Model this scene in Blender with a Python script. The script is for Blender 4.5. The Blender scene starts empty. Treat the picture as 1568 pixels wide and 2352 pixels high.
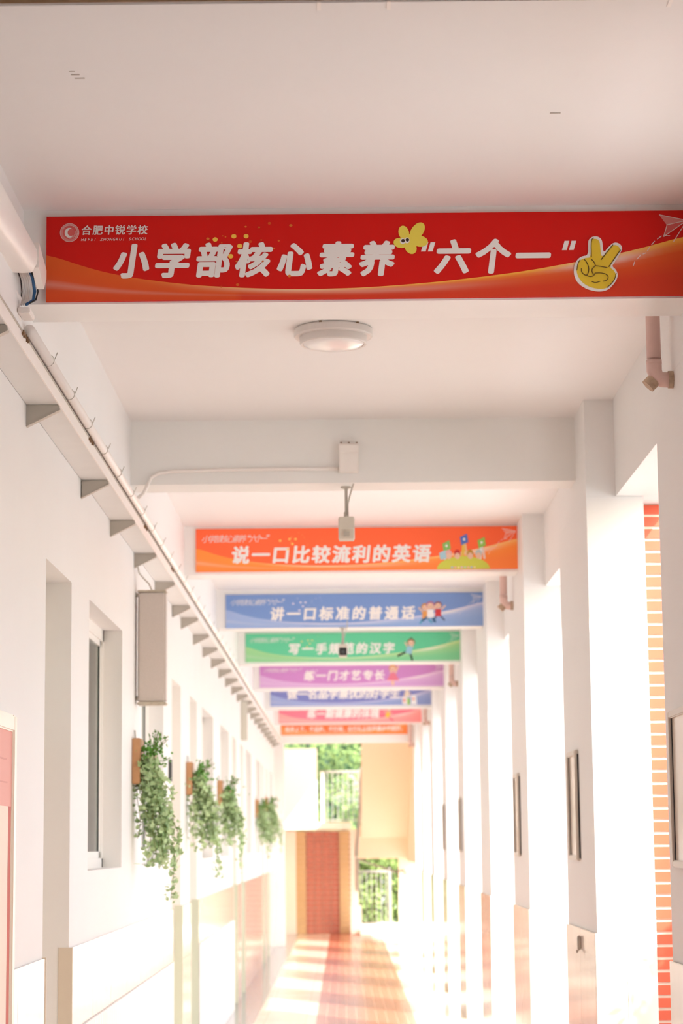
import bpy, bmesh, math, random
from mathutils import Vector, Matrix
random.seed(7)
SC = bpy.context.scene
COL = SC.collection
H = 1.72            # eye height above the corridor floor; the numbers below are heights from the eye

# ---------------------------------------------------------------- camera
F_PX, PITCH, ROLL = 5140.3, .146971, -.0100855
fwd = Vector((0, math.cos(PITCH), math.sin(PITCH)))
right = Vector((1, 0, 0)); up = right.cross(fwd)
r2 = right*math.cos(ROLL) + up*math.sin(ROLL)
u2 = -right*math.sin(ROLL) + up*math.cos(ROLL)
cd = bpy.data.cameras.new('camera'); cam = bpy.data.objects.new('camera', cd); COL.objects.link(cam)
M = Matrix((( r2.x, u2.x, -fwd.x, 0), (r2.y, u2.y, -fwd.y, 0), (r2.z, u2.z, -fwd.z, H), (0, 0, 0, 1)))
cam.matrix_world = M
cd.sensor_fit = 'HORIZONTAL'; cd.sensor_width = 24; cd.lens = F_PX/1568*24
cd.clip_end = 300
cd.dof.use_dof = True; cd.dof.focus_distance = 7.7; cd.dof.aperture_fstop = 4.8
SC.camera = cam
# ---------------------------------------------------------------- light
SUN = Vector((1, -1.65, 1.35)).normalized()
w = bpy.data.worlds.new('world'); SC.world = w; w.use_nodes = True
nt = w.node_tree; bg = nt.nodes['Background']
sky = nt.nodes.new('ShaderNodeTexSky'); sky.sky_type = 'NISHITA'; sky.sun_disc = False
sky.sun_elevation = math.asin(SUN.z); sky.sun_rotation = math.atan2(SUN.x, SUN.y)
sky.dust_density = 3.0; sky.air_density = 1.0
nt.links.new(sky.outputs[0], bg.inputs[0]); bg.inputs[1].default_value = 0.8
sl = bpy.data.lights.new('sun', 'SUN'); sl.energy = 13; sl.angle = math.radians(0.7); sl.color = (1, .985, .97)
so = bpy.data.objects.new('sun', sl); COL.objects.link(so)
so.rotation_euler = SUN.to_track_quat('Z', 'Y').to_euler(); so.location = (6, -8, 12)
vs = SC.view_settings; vs.view_transform = 'Standard'; vs.look = 'None'; vs.gamma = 1; vs.use_curve_mapping = False
vs.exposure = -0.27
SC.cycles.max_bounces = 14; SC.cycles.diffuse_bounces = 10; SC.cycles.transmission_bounces = 6; SC.cycles.glossy_bounces = 5

# ---------------------------------------------------------------- helpers
def lin(c): return tuple((x/12.92 if x <= .04045 else ((x+.055)/1.055)**2.4) for x in c)
def hexc(h): return lin(tuple(int(h[i:i+2], 16)/255 for i in (0, 2, 4)))
MATS = {}
def mat(name, color, rough=.6, noise=0, nscale=6, bump=0, bscale=60, metal=0, spec=.5, alpha=1, trans=0, ior=1.5, sub=None):
    if name in MATS: return MATS[name]
    m = bpy.data.materials.new(name); m.use_nodes = True; n = m.node_tree.nodes; L = m.node_tree.links
    p = n['Principled BSDF']; c = hexc(color) if isinstance(color, str) else color
    p.inputs['Base Color'].default_value = (*c, 1); p.inputs['Roughness'].default_value = rough
    p.inputs['Metallic'].default_value = metal; p.inputs['Specular IOR Level'].default_value = spec
    p.inputs['Transmission Weight'].default_value = trans; p.inputs['IOR'].default_value = ior
    if sub: p.inputs['Transmission Weight'].default_value = 0
    geo = n.new('ShaderNodeNewGeometry')
    if noise:
        t = n.new('ShaderNodeTexNoise'); t.inputs['Scale'].default_value = nscale; t.inputs['Detail'].default_value = 5
        L.new(geo.outputs['Position'], t.inputs['Vector'])
        mx = n.new('ShaderNodeMix'); mx.data_type = 'RGBA'
        mx.inputs['A'].default_value = (*[x*(1-noise) for x in c], 1); mx.inputs['B'].default_value = (*[min(1, x*(1+noise)) for x in c], 1)
        L.new(t.outputs['Fac'], mx.inputs['Factor']); L.new(mx.outputs['Result'], p.inputs['Base Color'])
    if bump:
        t = n.new('ShaderNodeTexNoise'); t.inputs['Scale'].default_value = bscale; t.inputs['Detail'].default_value = 3
        L.new(geo.outputs['Position'], t.inputs['Vector'])
        b = n.new('ShaderNodeBump'); b.inputs['Strength'].default_value = bump; b.inputs['Distance'].default_value = .004
        L.new(t.outputs['Fac'], b.inputs['Height']); L.new(b.outputs[0], p.inputs['Normal'])
    MATS[name] = m; return m

def tile_mat(name, c1, c2, joint, sx, sy, axes, rough=.12, jw=.012):
    m = bpy.data.materials.new(name); m.use_nodes = True; n = m.node_tree.nodes; L = m.node_tree.links
    p = n['Principled BSDF']; p.inputs['Roughness'].default_value = rough
    geo = n.new('ShaderNodeNewGeometry'); sp = n.new('ShaderNodeSeparateXYZ'); cb = n.new('ShaderNodeCombineXYZ')
    L.new(geo.outputs['Position'], sp.inputs[0]); L.new(sp.outputs[axes[0]], cb.inputs[0]); L.new(sp.outputs[axes[1]], cb.inputs[1])
    b = n.new('ShaderNodeTexBrick'); L.new(cb.outputs[0], b.inputs['Vector'])
    b.inputs['Color1'].default_value = (*hexc(c1), 1); b.inputs['Color2'].default_value = (*hexc(c2), 1); b.inputs['Mortar'].default_value = (*hexc(joint), 1)
    b.inputs['Scale'].default_value = 1; b.inputs['Brick Width'].default_value = sx; b.inputs['Row Height'].default_value = sy
    b.inputs['Mortar Size'].default_value = jw/2; b.offset = 0
    L.new(b.outputs['Color'], p.inputs['Base Color'])
    return m

PAINT = mat('warm white wall paint', (.79, .785, .775), .55, noise=.03, nscale=1.5, bump=.15, bscale=30)
CEIL = mat('ceiling paint', (.79, .78, .77), .6, noise=.03, nscale=1.2, bump=.1, bscale=20)
BEAMP = mat('beam paint', (.82, .82, .80), .55, noise=.02, nscale=2)
TILE = mat('polished beige wall tile', (.74, .67, .60), .10, noise=.10, nscale=5, spec=.8)
FLUTE = mat('white panel', (.86, .85, .84), .35)
METAL = mat('galvanised grey', (.46, .43, .375), .45, noise=.08, nscale=20, metal=.0)
TRAYM = mat('pale grey tray', (.72, .72, .70), .45, noise=.04, nscale=9)
PVC = mat('white pvc', (.86, .82, .78), .4, noise=.03, nscale=10)
PVCP = mat('pinkish pvc drain pipe', (.74, .53, .48), .45, noise=.08, nscale=9)
RUST = mat('brown grime', (.22, .13, .07), .9, noise=.5, nscale=60)
GRIME = mat('stained pvc', (.48, .36, .26), .8, noise=.55, nscale=45)
BLACK = mat('black rubber', (.02, .02, .022), .5)
DARK = mat('dark seal', (.06, .07, .07), .4)
BLUEC = mat('blue cable', (.02, .12, .30), .4)
LAMPP = mat('lamp plastic', (.70, .66, .63), .35)
WOOD = mat('light wood', (.50, .27, .13), .6, noise=.2, nscale=25)
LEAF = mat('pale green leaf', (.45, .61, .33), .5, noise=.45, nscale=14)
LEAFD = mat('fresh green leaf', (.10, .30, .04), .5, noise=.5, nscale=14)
STEM = mat('brown green stem', (.16, .18, .05), .7)
POT = mat('terracotta pot', (.55, .40, .30), .8)
ALU = mat('white window frame', (.84, .84, .82), .35)
CREAMF = mat('cream display frame', (.86, .80, .70), .3)
SILV = mat('pale frame', (.66, .61, .54), .3)
SIGNSIDE = mat('sign edge', (.7, .2, .1), .5)
RAIL = mat('painted rail', (.32, .30, .27), .4)
SPK = mat('speaker grey', (.60, .55, .51), .5)
BRICK = mat('orange facing tile', (.50, .068, .026), .45, noise=.12, nscale=11)
BRICK2 = mat('red brown facing tile', (.52, .185, .135), .5, noise=.10, nscale=9)
MORT = mat('pale mortar', (.74, .64, .54), .8)
SAND = mat('sand facing tile', (.62, .44, .24), .6, noise=.08, nscale=9)
PEACH = mat('peach render', (.88, .73, .57), .7, noise=.03, nscale=1)
CREAMW = mat('cream render', (.88, .83, .75), .7)
PAVE = mat('light paving', (.60, .59, .575), .8, noise=.08, nscale=2)
SOIL = mat('lawn soil', (.12, .16, .05), .9, noise=.3, nscale=3)
BARK = mat('bark', (.18, .12, .07), .9, noise=.3, nscale=12)
HLEAF = mat('hedge leaf', (.17, .25, .07), .5, noise=.6, nscale=3)
TLEAF = mat('tree leaf', (.035, .085, .035), .5, noise=.6, nscale=2)
CURT = mat('grey green curtain', (.78, .80, .74), .8)
DOORM = mat('beige door', (.66, .58, .47), .45)
GREENTRIM = mat('pale green metal trim', (.55, .60, .50), .35)
def glass(name, c, rough=.03):
    m = mat(name, c, rough, trans=.85); return m
GLASS = bpy.data.materials.new('window glass'); GLASS.use_nodes = True
_n = GLASS.node_tree.nodes; _l = GLASS.node_tree.links; _n.remove(_n['Principled BSDF'])
_t = _n.new('ShaderNodeBsdfTransparent'); _t.inputs[0].default_value = (.86, .92, .88, 1); _g = _n.new('ShaderNodeBsdfGlossy'); _g.inputs['Roughness'].default_value = .03
_f = _n.new('ShaderNodeFresnel'); _f.inputs[0].default_value = 1.5; _m = _n.new('ShaderNodeMixShader')
_l.new(_f.outputs[0], _m.inputs[0]); _l.new(_t.outputs[0], _m.inputs[1]); _l.new(_g.outputs[0], _m.inputs[2]); _l.new(_m.outputs[0], _n['Material Output'].inputs[0])

def print_mat():
    m = bpy.data.materials.new('printed vinyl'); m.use_nodes = True; n = m.node_tree.nodes
    a = n.new('ShaderNodeAttribute'); a.attribute_name = 'Col'; p = n['Principled BSDF']
    p.inputs['Roughness'].default_value = .5; p.inputs['Specular IOR Level'].default_value = .25
    m.node_tree.links.new(a.outputs['Color'], p.inputs['Base Color']); return m
PRINT = print_mat()

class MB:
    """collects shapes (z measured from eye height) and links them as one mesh object"""
    def __init__(s): s.v = []; s.f = []; s.c = []
    def add(s, vs, fs, c=None):
        o = len(s.v); s.v += [tuple(x) for x in vs]; s.f += [tuple(i+o for i in f) for f in fs]; s.c += [c]*len(fs)
        return s
    def box(s, x0, x1, y0, y1, z0, z1, c=None):
        vs = [(x, y, z) for z in (z0, z1) for y in (y0, y1) for x in (x0, x1)]
        return s.add(vs, [(0, 2, 3, 1), (4, 5, 7, 6), (0, 1, 5, 4), (2, 6, 7, 3), (0, 4, 6, 2), (1, 3, 7, 5)], c)
    def bevbox(s, x0, x1, y0, y1, z0, z1, b=.005):
        bm = bmesh.new(); bmesh.ops.create_cube(bm, size=1)
        for v in bm.verts: v.co = Vector(((x0+x1)/2+v.co.x*(x1-x0), (y0+y1)/2+v.co.y*(y1-y0), (z0+z1)/2+v.co.z*(z1-z0)))
        bmesh.ops.bevel(bm, geom=bm.edges[:], offset=b, segments=2, affect='EDGES')
        bm.verts.index_update(); s.add([v.co[:] for v in bm.verts], [[v.index for v in f.verts] for f in bm.faces]); bm.free(); return s
    def tube(s, pts, r, n=10, cap=True):
        pts = [Vector(p) for p in pts]; rings = []
        prev = None
        for i, p in enumerate(pts):
            d = (pts[min(i+1, len(pts)-1)]-pts[max(i-1, 0)]).normalized()
            a = prev if prev is not None and abs(prev.dot(d)) < .95 else (Vector((0, 0, 1)) if abs(d.z) < .9 else Vector((1, 0, 0)))
            e1 = (a - d*a.dot(d)).normalized(); e2 = d.cross(e1); prev = e1
            rr = r[i] if isinstance(r, (list, tuple)) else r
            rings.append([p+e1*rr*math.cos(2*math.pi*k/n)+e2*rr*math.sin(2*math.pi*k/n) for k in range(n)])
        vs = [v for R in rings for v in R]; fs = []
        for i in range(len(rings)-1):
            for k in range(n):
                fs.append((i*n+k, i*n+(k+1) % n, (i+1)*n+(k+1) % n, (i+1)*n+k))
        if cap: fs += [tuple(range(n))[::-1], tuple((len(rings)-1)*n+k for k in range(n))]
        return s.add(vs, fs)
    def lathe(s, prof, cx, cy, n=40):
        vs = []; fs = []
        for (r, z) in prof:
            for k in range(n): vs.append((cx+r*math.cos(2*math.pi*k/n), cy+r*math.sin(2*math.pi*k/n), z))
        for i in range(len(prof)-1):
            for k in range(n): fs.append((i*n+k, i*n+(k+1) % n, (i+1)*n+(k+1) % n, (i+1)*n+k))
        return s.add(vs, fs)
    def prism_y(s, poly, y0, y1, c=None):   # poly: (x,z) outline
        n = len(poly); vs = [(x, y0, z) for x, z in poly]+[(x, y1, z) for x, z in poly]
        fs = [tuple(range(n)), tuple(range(2*n-1, n-1, -1))]+[(i, n+i, n+(i+1) % n, (i+1) % n) for i in range(n)]
        return s.add(vs, fs, c)
    def prism_x(s, poly, x0, x1):   # poly: (y,z)
        n = len(poly); vs = [(x0, y, z) for y, z in poly]+[(x1, y, z) for y, z in poly]
        fs = [tuple(range(n)), tuple(range(2*n-1, n-1, -1))]+[(i, n+i, n+(i+1) % n, (i+1) % n) for i in range(n)]
        return s.add(vs, fs)
    def build(s, name, m, parent=None, kind=None, smooth=False, **tags):
        xs = [v[0] for v in s.v]; ys = [v[1] for v in s.v]; zs = [v[2] for v in s.v]
        og = Vector(((min(xs)+max(xs))/2, (min(ys)+max(ys))/2, min(zs)))
        me = bpy.data.meshes.new(name)
        me.from_pydata([(v[0]-og.x, v[1]-og.y, v[2]-og.z) for v in s.v], [], s.f); me.update()
        me.materials.append(m)
        if any(c is not None for c in s.c):
            a = me.color_attributes.new('Col', 'FLOAT_COLOR', 'CORNER'); li = 0
            for f, c in zip(s.f, s.c):
                for k in range(len(f)):
                    cc = c[k] if isinstance(c, list) else c
                    a.data[li].color = (*cc, 1); li += 1
        if smooth:
            for p in me.polygons: p.use_smooth = True
        o = bpy.data.objects.new(name, me); COL.objects.link(o)
        w = og + Vector((0, 0, H)); o['w'] = list(w)
        if parent: o.parent = parent; o.location = w - Vector(parent['w'])
        else: o.location = w
        if kind: o['kind'] = kind
        for k, v in tags.items(): o[k] = v
        return o
def thing(name, loc, label, category, group=None, kind=None):
    o = bpy.data.objects.new(name, None); COL.objects.link(o); o.empty_display_size = .1
    w = Vector(loc)+Vector((0, 0, H)); o.location = w; o['w'] = list(w)
    if kind: o['kind'] = kind
    else: o['label'] = label; o['category'] = category
    if group: o['group'] = group
    return o
def fixn(o):
    bm = bmesh.new(); bm.from_mesh(o.data); bmesh.ops.recalc_face_normals(bm, faces=bm.faces); bm.to_mesh(o.data); bm.free(); return o
def instance(src, name, parent, w):      # cheap copy of one mesh piece at absolute origin w (eye-height z)
    o = bpy.data.objects.new(name, src.data); COL.objects.link(o)
    wv = Vector(w)+Vector((0, 0, H)); o['w'] = list(wv)
    if parent: o.parent = parent; o.location = wv-Vector(parent['w'])
    else: o.location = wv
    return o

# ================================================================ STRUCTURE
BAY = 3.877
B = [7.435+BAY*i for i in range(9)]
YB, YE = -12.3, 44.0
XL, XR = -1.2, 1.2
ZC, ZBM, ZS = 2.155, 1.825, 1.67
ZD = -.437           # top of the tiled dado
ZF = -H
# floor with its bands
fl = thing('floor', (0, 16, ZF), None, None, kind='structure')
B_CREAM = tile_mat('cream floor tile', 'DCCFBC', 'D4C6B2', 'C0B09A', .4, .4, 'XY', .18, .006)
B_ORG = tile_mat('terracotta floor tile', 'B0624A', 'A65A44', 'C88E76', .1, .2, 'XY', .22, .010)
B_SHADE = tile_mat('shaded floor tile', '96949A', '908E94', '838087', .2, .2, 'XY', .15, .006)  # strip beyond the sunlit floor; its shade is put into this grey
MB().box(-1.55, -.90, YB, YE, ZF-.06, ZF).build('shade_band', B_SHADE, fl)
MB().box(-.90, -.30, YB, YE, ZF-.06, ZF).build('cream_band', B_CREAM, fl)
MB().box(-.30, .68, YB, YE, ZF-.06, ZF).build('terracotta_band', B_ORG, fl)
MB().box(.68, 1.75, YB, YE, ZF-.06, ZF).build('cream_band', B_CREAM, fl)
MB().box(-1.55, 1.75, YE, 48.0, ZF-.06, ZF-.004).build('stairwell_floor', B_ORG, fl)
# outdoor ground
MB().box(-60, 60, -60, 120, ZF-.25, ZF-.10).build('ground', PAVE, kind='structure')
# ceiling slab
MB().box(-1.6, 1.66, YB, 39.0, ZC, 2.6).build('ceiling', CEIL, kind='structure')
MB().box(-1.6, 1.66, YB, 37.9, 2.601, 6.0).build('upper_storey', PAINT, kind='structure')
# left wall with openings
doors = [(9.01, 9.87), (15.68, 16.54), (17.50, 18.36), (24.17, 25.03), (25.99, 26.85), (32.66, 33.50), (34.50, 35.35)]
wins = [(10.56, 12.15), (13.35, 14.95), (19.05, 20.65), (21.84, 23.44), (27.54, 29.14), (30.75, 32.25), (36.2, 37.6)]
ZT, ZW = 1.157, -.115
ops = sorted([(a, b, ZF) for a, b in doors]+[(a, b, ZW) for a, b in wins])
wl = thing('wall_left', (XL, 16, ZF), None, None, kind='structure')
wm = MB(); y = YB
for a, b, zb in ops:
    wm.box(-1.42, XL, y, a, ZF, ZC)
    wm.box(-1.42, XL, a, b, ZT, ZC)
    if zb > ZF: wm.box(-1.42, XL, a, b, ZF, zb)
    y = b
wm.box(-1.42, XL, y, 39.0, ZF, ZC)
fixn(wm.build('plaster', PAINT, wl))
MB().box(-1.20, -1.078, YB, 38.71, 1.74, ZC).build('trim_1', PAINT, kind='structure')
MB().box(-1.75, -1.66, YB, 39, ZF, ZC).build('wall_back', CURT, kind='structure')
# dado tiles on the left wall, each slab a tile
dado_src = {}
def dado_tile(y0, y1, z0, z1, x=XL, side=1, parent=wl):
    k = (round(y1-y0, 3), round(z1-z0, 3), side)
    xa, xb = (x+.0008, x+.013) if side > 0 else (x-.013, x-.0008)
    if k not in dado_src:
        dado_src[k] = MB().bevbox(xa, xb, y0+.0015, y1-.0015, z0+.001, z1-.001, .002).build('tile', TILE, parent)
        return dado_src[k]
    return instance(dado_src[k], 'tile', parent, ((xa+xb)/2, (y0+y1)/2, z0+.001))
segs = []; y = 3.0
for a, b in doors: segs.append((y, a)); y = b
segs.append((y, 38.71))
for a, b in segs:
    n = max(1, round((b-a)/.8))
    for k in range(n):
        ya, yb = a+(b-a)*k/n, a+(b-a)*(k+1)/n
        dado_tile(ya, yb, ZD-.385, ZD)
        dado_tile(ya, yb, ZF, ZD-.385)
# edge trims of the tiled dado at the door openings
for i, (a, b) in enumerate(doors):
    for yy, s in ((a, -1), (b, 1)):
        MB().box(XL-.045, XL+.016, min(yy-s*.004, yy+s*.010), max(yy-s*.004, yy+s*.010), ZF, ZD+.002).build('edge_trim', GREENTRIM if i else DOORM, wl)
# low white fluted panelling under the windows
def fluted(y0, y1):
    m = MB(); p = []; n = int((y1-y0)/.1)
    d = (y1-y0)/n
    pts = []
    for k in range(n):
        ya = y0+k*d
        pts += [(-1.184, ya), (-1.176, ya+.012), (-1.176, ya+d-.02), (-1.184, ya+d-.008)]
    pts.append((-1.184, y1))
    lo, hi = ZF+.002, -.80
    vs = [(x, yy, lo) for x, yy in pts]+[(x, yy, hi) for x, yy in pts]
    q = len(pts); m.add(vs, [(i, i+1, q+i+1, q+i) for i in range(q-1)])
    m.box(XL+.0145, -1.175, y0, y1, -.799, -.793); m.box(XL+.0145, -1.185, y0-.003, y0-.0005, ZF, -.80); m.box(XL+.0145, -1.185, y1+.0005, y1+.003, ZF, -.80)
    return m
for i, (a, b, lb) in enumerate(((9.98, 15.6, 'long low white fluted casing under the two nearest windows'), (18.46, 24.1, 'second low white fluted casing along the left wall, beyond the second pair of doors'))):
    o = fluted(a, b).build('fluted_casing', FLUTE); o['label'] = lb; o['category'] = 'casing'; o['group'] = 'low fluted casings along the left wall'
# doors
for i, (a, b) in enumerate(doors):
    d = thing('door_%d' % (i+1), (-1.36, (a+b)/2, ZF), None, None, kind='structure')
    MB().box(-1.40, -1.36, a+.05, b-.05, ZF, .42).build('leaf', DOORM, d)
    f = MB().box(-1.41, -1.345, a, a+.05, ZF, ZT).box(-1.41, -1.345, b-.05, b, ZF, ZT).box(-1.41, -1.345, a, b, ZT-.05, ZT).box(-1.41, -1.345, a+.05, b-.05, .42, .47)
    f.build('frame', DOORM, d)
    MB().box(-1.385, -1.375, a+.05, b-.05, .47, ZT-.05).build('transom_pane', CURT, d)
    MB().tube([(-1.36, b-.14, -.75), (-1.31, b-.14, -.75)], .012).tube([(-1.31, b-.14, -.75), (-1.31, b-.12, -.75), (-1.31, b-.25, -.75)], .01).build('handle', RAIL, d)
# windows
for i, (a, b) in enumerate(wins):
    d = thing('window_%d' % (i+1), (-1.33, (a+b)/2, ZW), None, None, kind='structure')
    c = (a+b)/2
    MB().box(-1.353, -1.348, a+.05, b-.05, ZW+.055, ZT-.065).build('curtain', CURT, d)
    f = MB()
    f.box(-1.37, -1.30, a, a+.045, ZW, ZT).box(-1.37, -1.30, b-.045, b, ZW, ZT).box(-1.37, -1.30, a, b, ZT-.06, ZT).box(-1.37, -1.30, a, b, ZW, ZW+.05)
    f.box(-1.365, -1.315, c-.025, c+.025, ZW+.05, ZT-.06)
    f.build('frame', ALU, d)
    for ya, yb in ((a+.045, c-.025), (c+.025, b-.045)):
        s = MB().box(-1.345, -1.312, ya, ya+.03, ZW+.05, ZT-.06).box(-1.345, -1.312, yb-.03, yb, ZW+.05, ZT-.06).box(-1.345, -1.312, ya, yb, ZT-.09, ZT-.06).box(-1.345, -1.312, ya, yb, ZW+.05, ZW+.085)
        so_ = s.build('sash', ALU, d)
        MB().box(-1.325, -1.319, ya+.03, yb-.03, ZW+.085, ZT-.09).build('pane', GLASS, so_)
        MB().box(-1.3185, -1.3145, yb-.036, yb-.030, ZW+.085, ZT-.09).build('seal', DARK, so_)

# beams
for i in range(-4, 9):
    b0 = 7.435+BAY*i
    zb = ZBM if i < 8 else 1.70
    MB().box(-1.078, 1.344, b0, b0+.26, zb, ZC).build('beam', BEAMP, kind='structure')
# longitudinal edge beam above the openings on the right
MB().box(1.344, 1.65, YB, 39.0, ZS, ZC).build('trim_2', PAINT, kind='structure')
# added unseen walls that keep light out of the near bays
MB().box(1.25, 1.45, YB, 5.55, ZF, ZS-.001).build('added_wall_right', PAINT, kind='structure')
MB().box(-1.2, 1.4, YB, YB+.1, ZF, ZC-.001).build('added_wall_rear', PAINT, kind='structure')
# columns with tiled lower part
for i in range(-1, 9):
    b0 = 7.435+BAY*i
    y0, y1 = b0-.46, b0+(.94 if i < 8 else .4)
    cz = thing('column', (1.34, (y0+y1)/2, ZF), None, None, kind='structure')
    MB().box(XR, 1.344, y0, y1, ZS, ZC).box(XR, 1.48, y0, y1, ZF, ZS-.0005).build('shaft', PAINT, cz)
    n = 2
    for k in range(n):
        dado_tile(y0+(y1-y0)*k/n, y0+(y1-y0)*(k+1)/n, ZF, ZD, XR, -1, cz)
    MB().bevbox(XR-.012, 1.335, y0-.013, y0-.001, ZF, ZD, .002).build('tile', TILE, cz)
    MB().bevbox(1.337, 1.478, y0-.013, y0-.001, ZF, ZD, .002).build('tile', TILE, cz)

# brick-clad piers outside the columns; the pier beyond the second column is the one in view
for i in (0, 1, 2, 3):
    b0 = 7.435+BAY*i
    y0 = b0-.215
    p = thing('pier', (1.62, y0+.4, ZF), None, None, kind='structure')
    MB().box(1.485, 1.80, y0+.010, y0+.9, ZF, ZS-.001).build('mortar_bed', MORT, p)
    rows = int((ZS-ZF)/.0605)
    if i == 1:
        src = None
        for r in range(rows):
            for (xa, xb) in ((1.487, 1.632), (1.644, 1.80)):
                z = ZF+.008+r*.0605
                if src is None or xa > 1.6:
                    if xa > 1.6 and r > 0: instance(src2, 'brick', p, ((xa+xb)/2, y0+.005, z)); continue
                    o = MB().box(xa, xb, y0, y0+.011, z, z+.047).build('brick', BRICK, p)
                    if xa > 1.6: src2 = o
                    else: src = o
                else: instance(src, 'brick', p, ((xa+xb)/2, y0+.0055, z))
    else:
        m = MB()
        for r in range(rows): m.box(1.487, 1.80, y0, y0+.011, ZF+.008+r*.0605, ZF+.055+r*.0605)
        m.build('brick_courses', BRICK, p, kind='stuff')

# ================================================================ SIGNS
def oc(c, t=(1, 1, 1), k=0): return tuple(a*(1-k)+b*k for a, b in zip(c, t))
GLY = {}
def glyph_raw(ch, off):
    if (ch, off) in GLY: return GLY[ch, off]
    c = bpy.data.curves.new('g', 'FONT'); c.body = ch; c.size = 1; c.offset = off; c.resolution_u = 3
    o = bpy.data.objects.new('g', c); COL.objects.link(o); bpy.context.view_layer.update()
    me = bpy.data.meshes.new_from_object(o.evaluated_get(bpy.context.evaluated_depsgraph_get()))
    r = ([v.co[:2] for v in me.vertices], [tuple(p.vertices) for p in me.polygons])
    bpy.data.objects.remove(o); bpy.data.curves.remove(c); bpy.data.meshes.remove(me)
    GLY[ch, off] = r; return r
_v, _ = glyph_raw('国', 0.0)
GX0, GX1 = min(v[0] for v in _v), max(v[0] for v in _v); GY0, GY1 = min(v[1] for v in _v), max(v[1] for v in _v)
def smooth_line(p, closed=True, it=2):
    for _ in range(it):
        q = [] if closed else [p[0]]
        for i in range(len(p) if closed else len(p)-1):
            a, b = p[i], p[(i+1) % len(p)]
            q += [(a[0]*.75+b[0]*.25, a[1]*.75+b[1]*.25), (a[0]*.25+b[0]*.75, a[1]*.25+b[1]*.75)]
        if not closed: q.append(p[-1])
        p = q
    return p
class Art:
    """flat print in sign coordinates: s metres from the left edge, t metres below the top edge"""
    def __init__(s, x0, y, ztop): s.x0, s.y, s.zt = x0, y, ztop; s.m = MB(); s.d = .0012; s.q = 0
    def new(s): s.m = MB(); s.q = 0; return s
    def pt(s, a, t, d): return (s.x0+a, s.y-d, s.zt-t)
    def poly(s, pts, c, d=None):
        s.q += 1; d = (d or s.d)+s.q*2.5e-5; s.m.add([s.pt(a, t, d) for a, t in pts], [tuple(range(len(pts)))], c); return s
    def ell(s, cx, cy, rx, ry, c, d=None, rot=0, n=20):
        cr, sr = math.cos(rot), math.sin(rot)
        return s.poly([(cx+rx*math.cos(2*math.pi*k/n)*cr-ry*math.sin(2*math.pi*k/n)*sr, cy+rx*math.cos(2*math.pi*k/n)*sr+ry*math.sin(2*math.pi*k/n)*cr) for k in range(n)], c, d)
    def line(s, pts, w, c, d=None):
        for (a, b), (e, f) in zip(pts, pts[1:]):
            L = math.hypot(e-a, f-b) or 1; nx, ny = -(f-b)/L*w/2, (e-a)/L*w/2
            s.poly([(a+nx, b+ny), (e+nx, f+ny), (e-nx, f-ny), (a-nx, b-ny)], c, d)
        return s
    def fatline(s, pts, w, c, d=None):
        s.line(pts, w, c, d)
        for a, b in pts: s.ell(a, b, w/2, w/2, c, d, n=12)
        return s
    def char(s, ch, cx, cy, h, c, off=.02, shear=.12, d=None, wx=1.0):
        d = d or s.d
        if ch in '“”':
            for k in (-1, 1):
                a = cx+k*h*.11; t0 = cy-h*.5; q = h*.30; ww = h*.075
                s.poly([(a-ww+.06*h, t0), (a+ww+.06*h, t0), (a+ww-.03*h, t0+q), (a-ww-.03*h, t0+q)], c, d)
            return s
        v, f = glyph_raw(ch, 0.0); sc = h/(GY1-GY0)
        mx, my = (GX0+GX1)/2, (GY0+GY1)/2
        if ord(ch) < 256: mx = (min(q[0] for q in v)+max(q[0] for q in v))/2
        r = off*h*1.15; sh = [(0, 0)]
        if off > .015: sh += [(r*1.05*math.cos(q*math.pi/6), r*.9*math.sin(q*math.pi/6)) for q in range(12)]
        elif off: sh += [(r, 0), (-r, 0), (0, r), (0, -r)]
        for k, (ox, oy) in enumerate(sh):
            s.m.add([s.pt(cx+(x-mx)*sc*wx+ox+shear*(yy-my)*sc, cy-(yy-my)*sc+oy, d+k*6e-5) for x, yy in v], f, c)
        return s
    def text(s, txt, s0, s1, cy, h, c, **k):
        n = len(txt); 
        for i, ch in enumerate(txt):
            if ch != ' ': s.char(ch, s0+(s1-s0)*(i+.5)/n, cy, h, c, **k)
        return s

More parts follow.
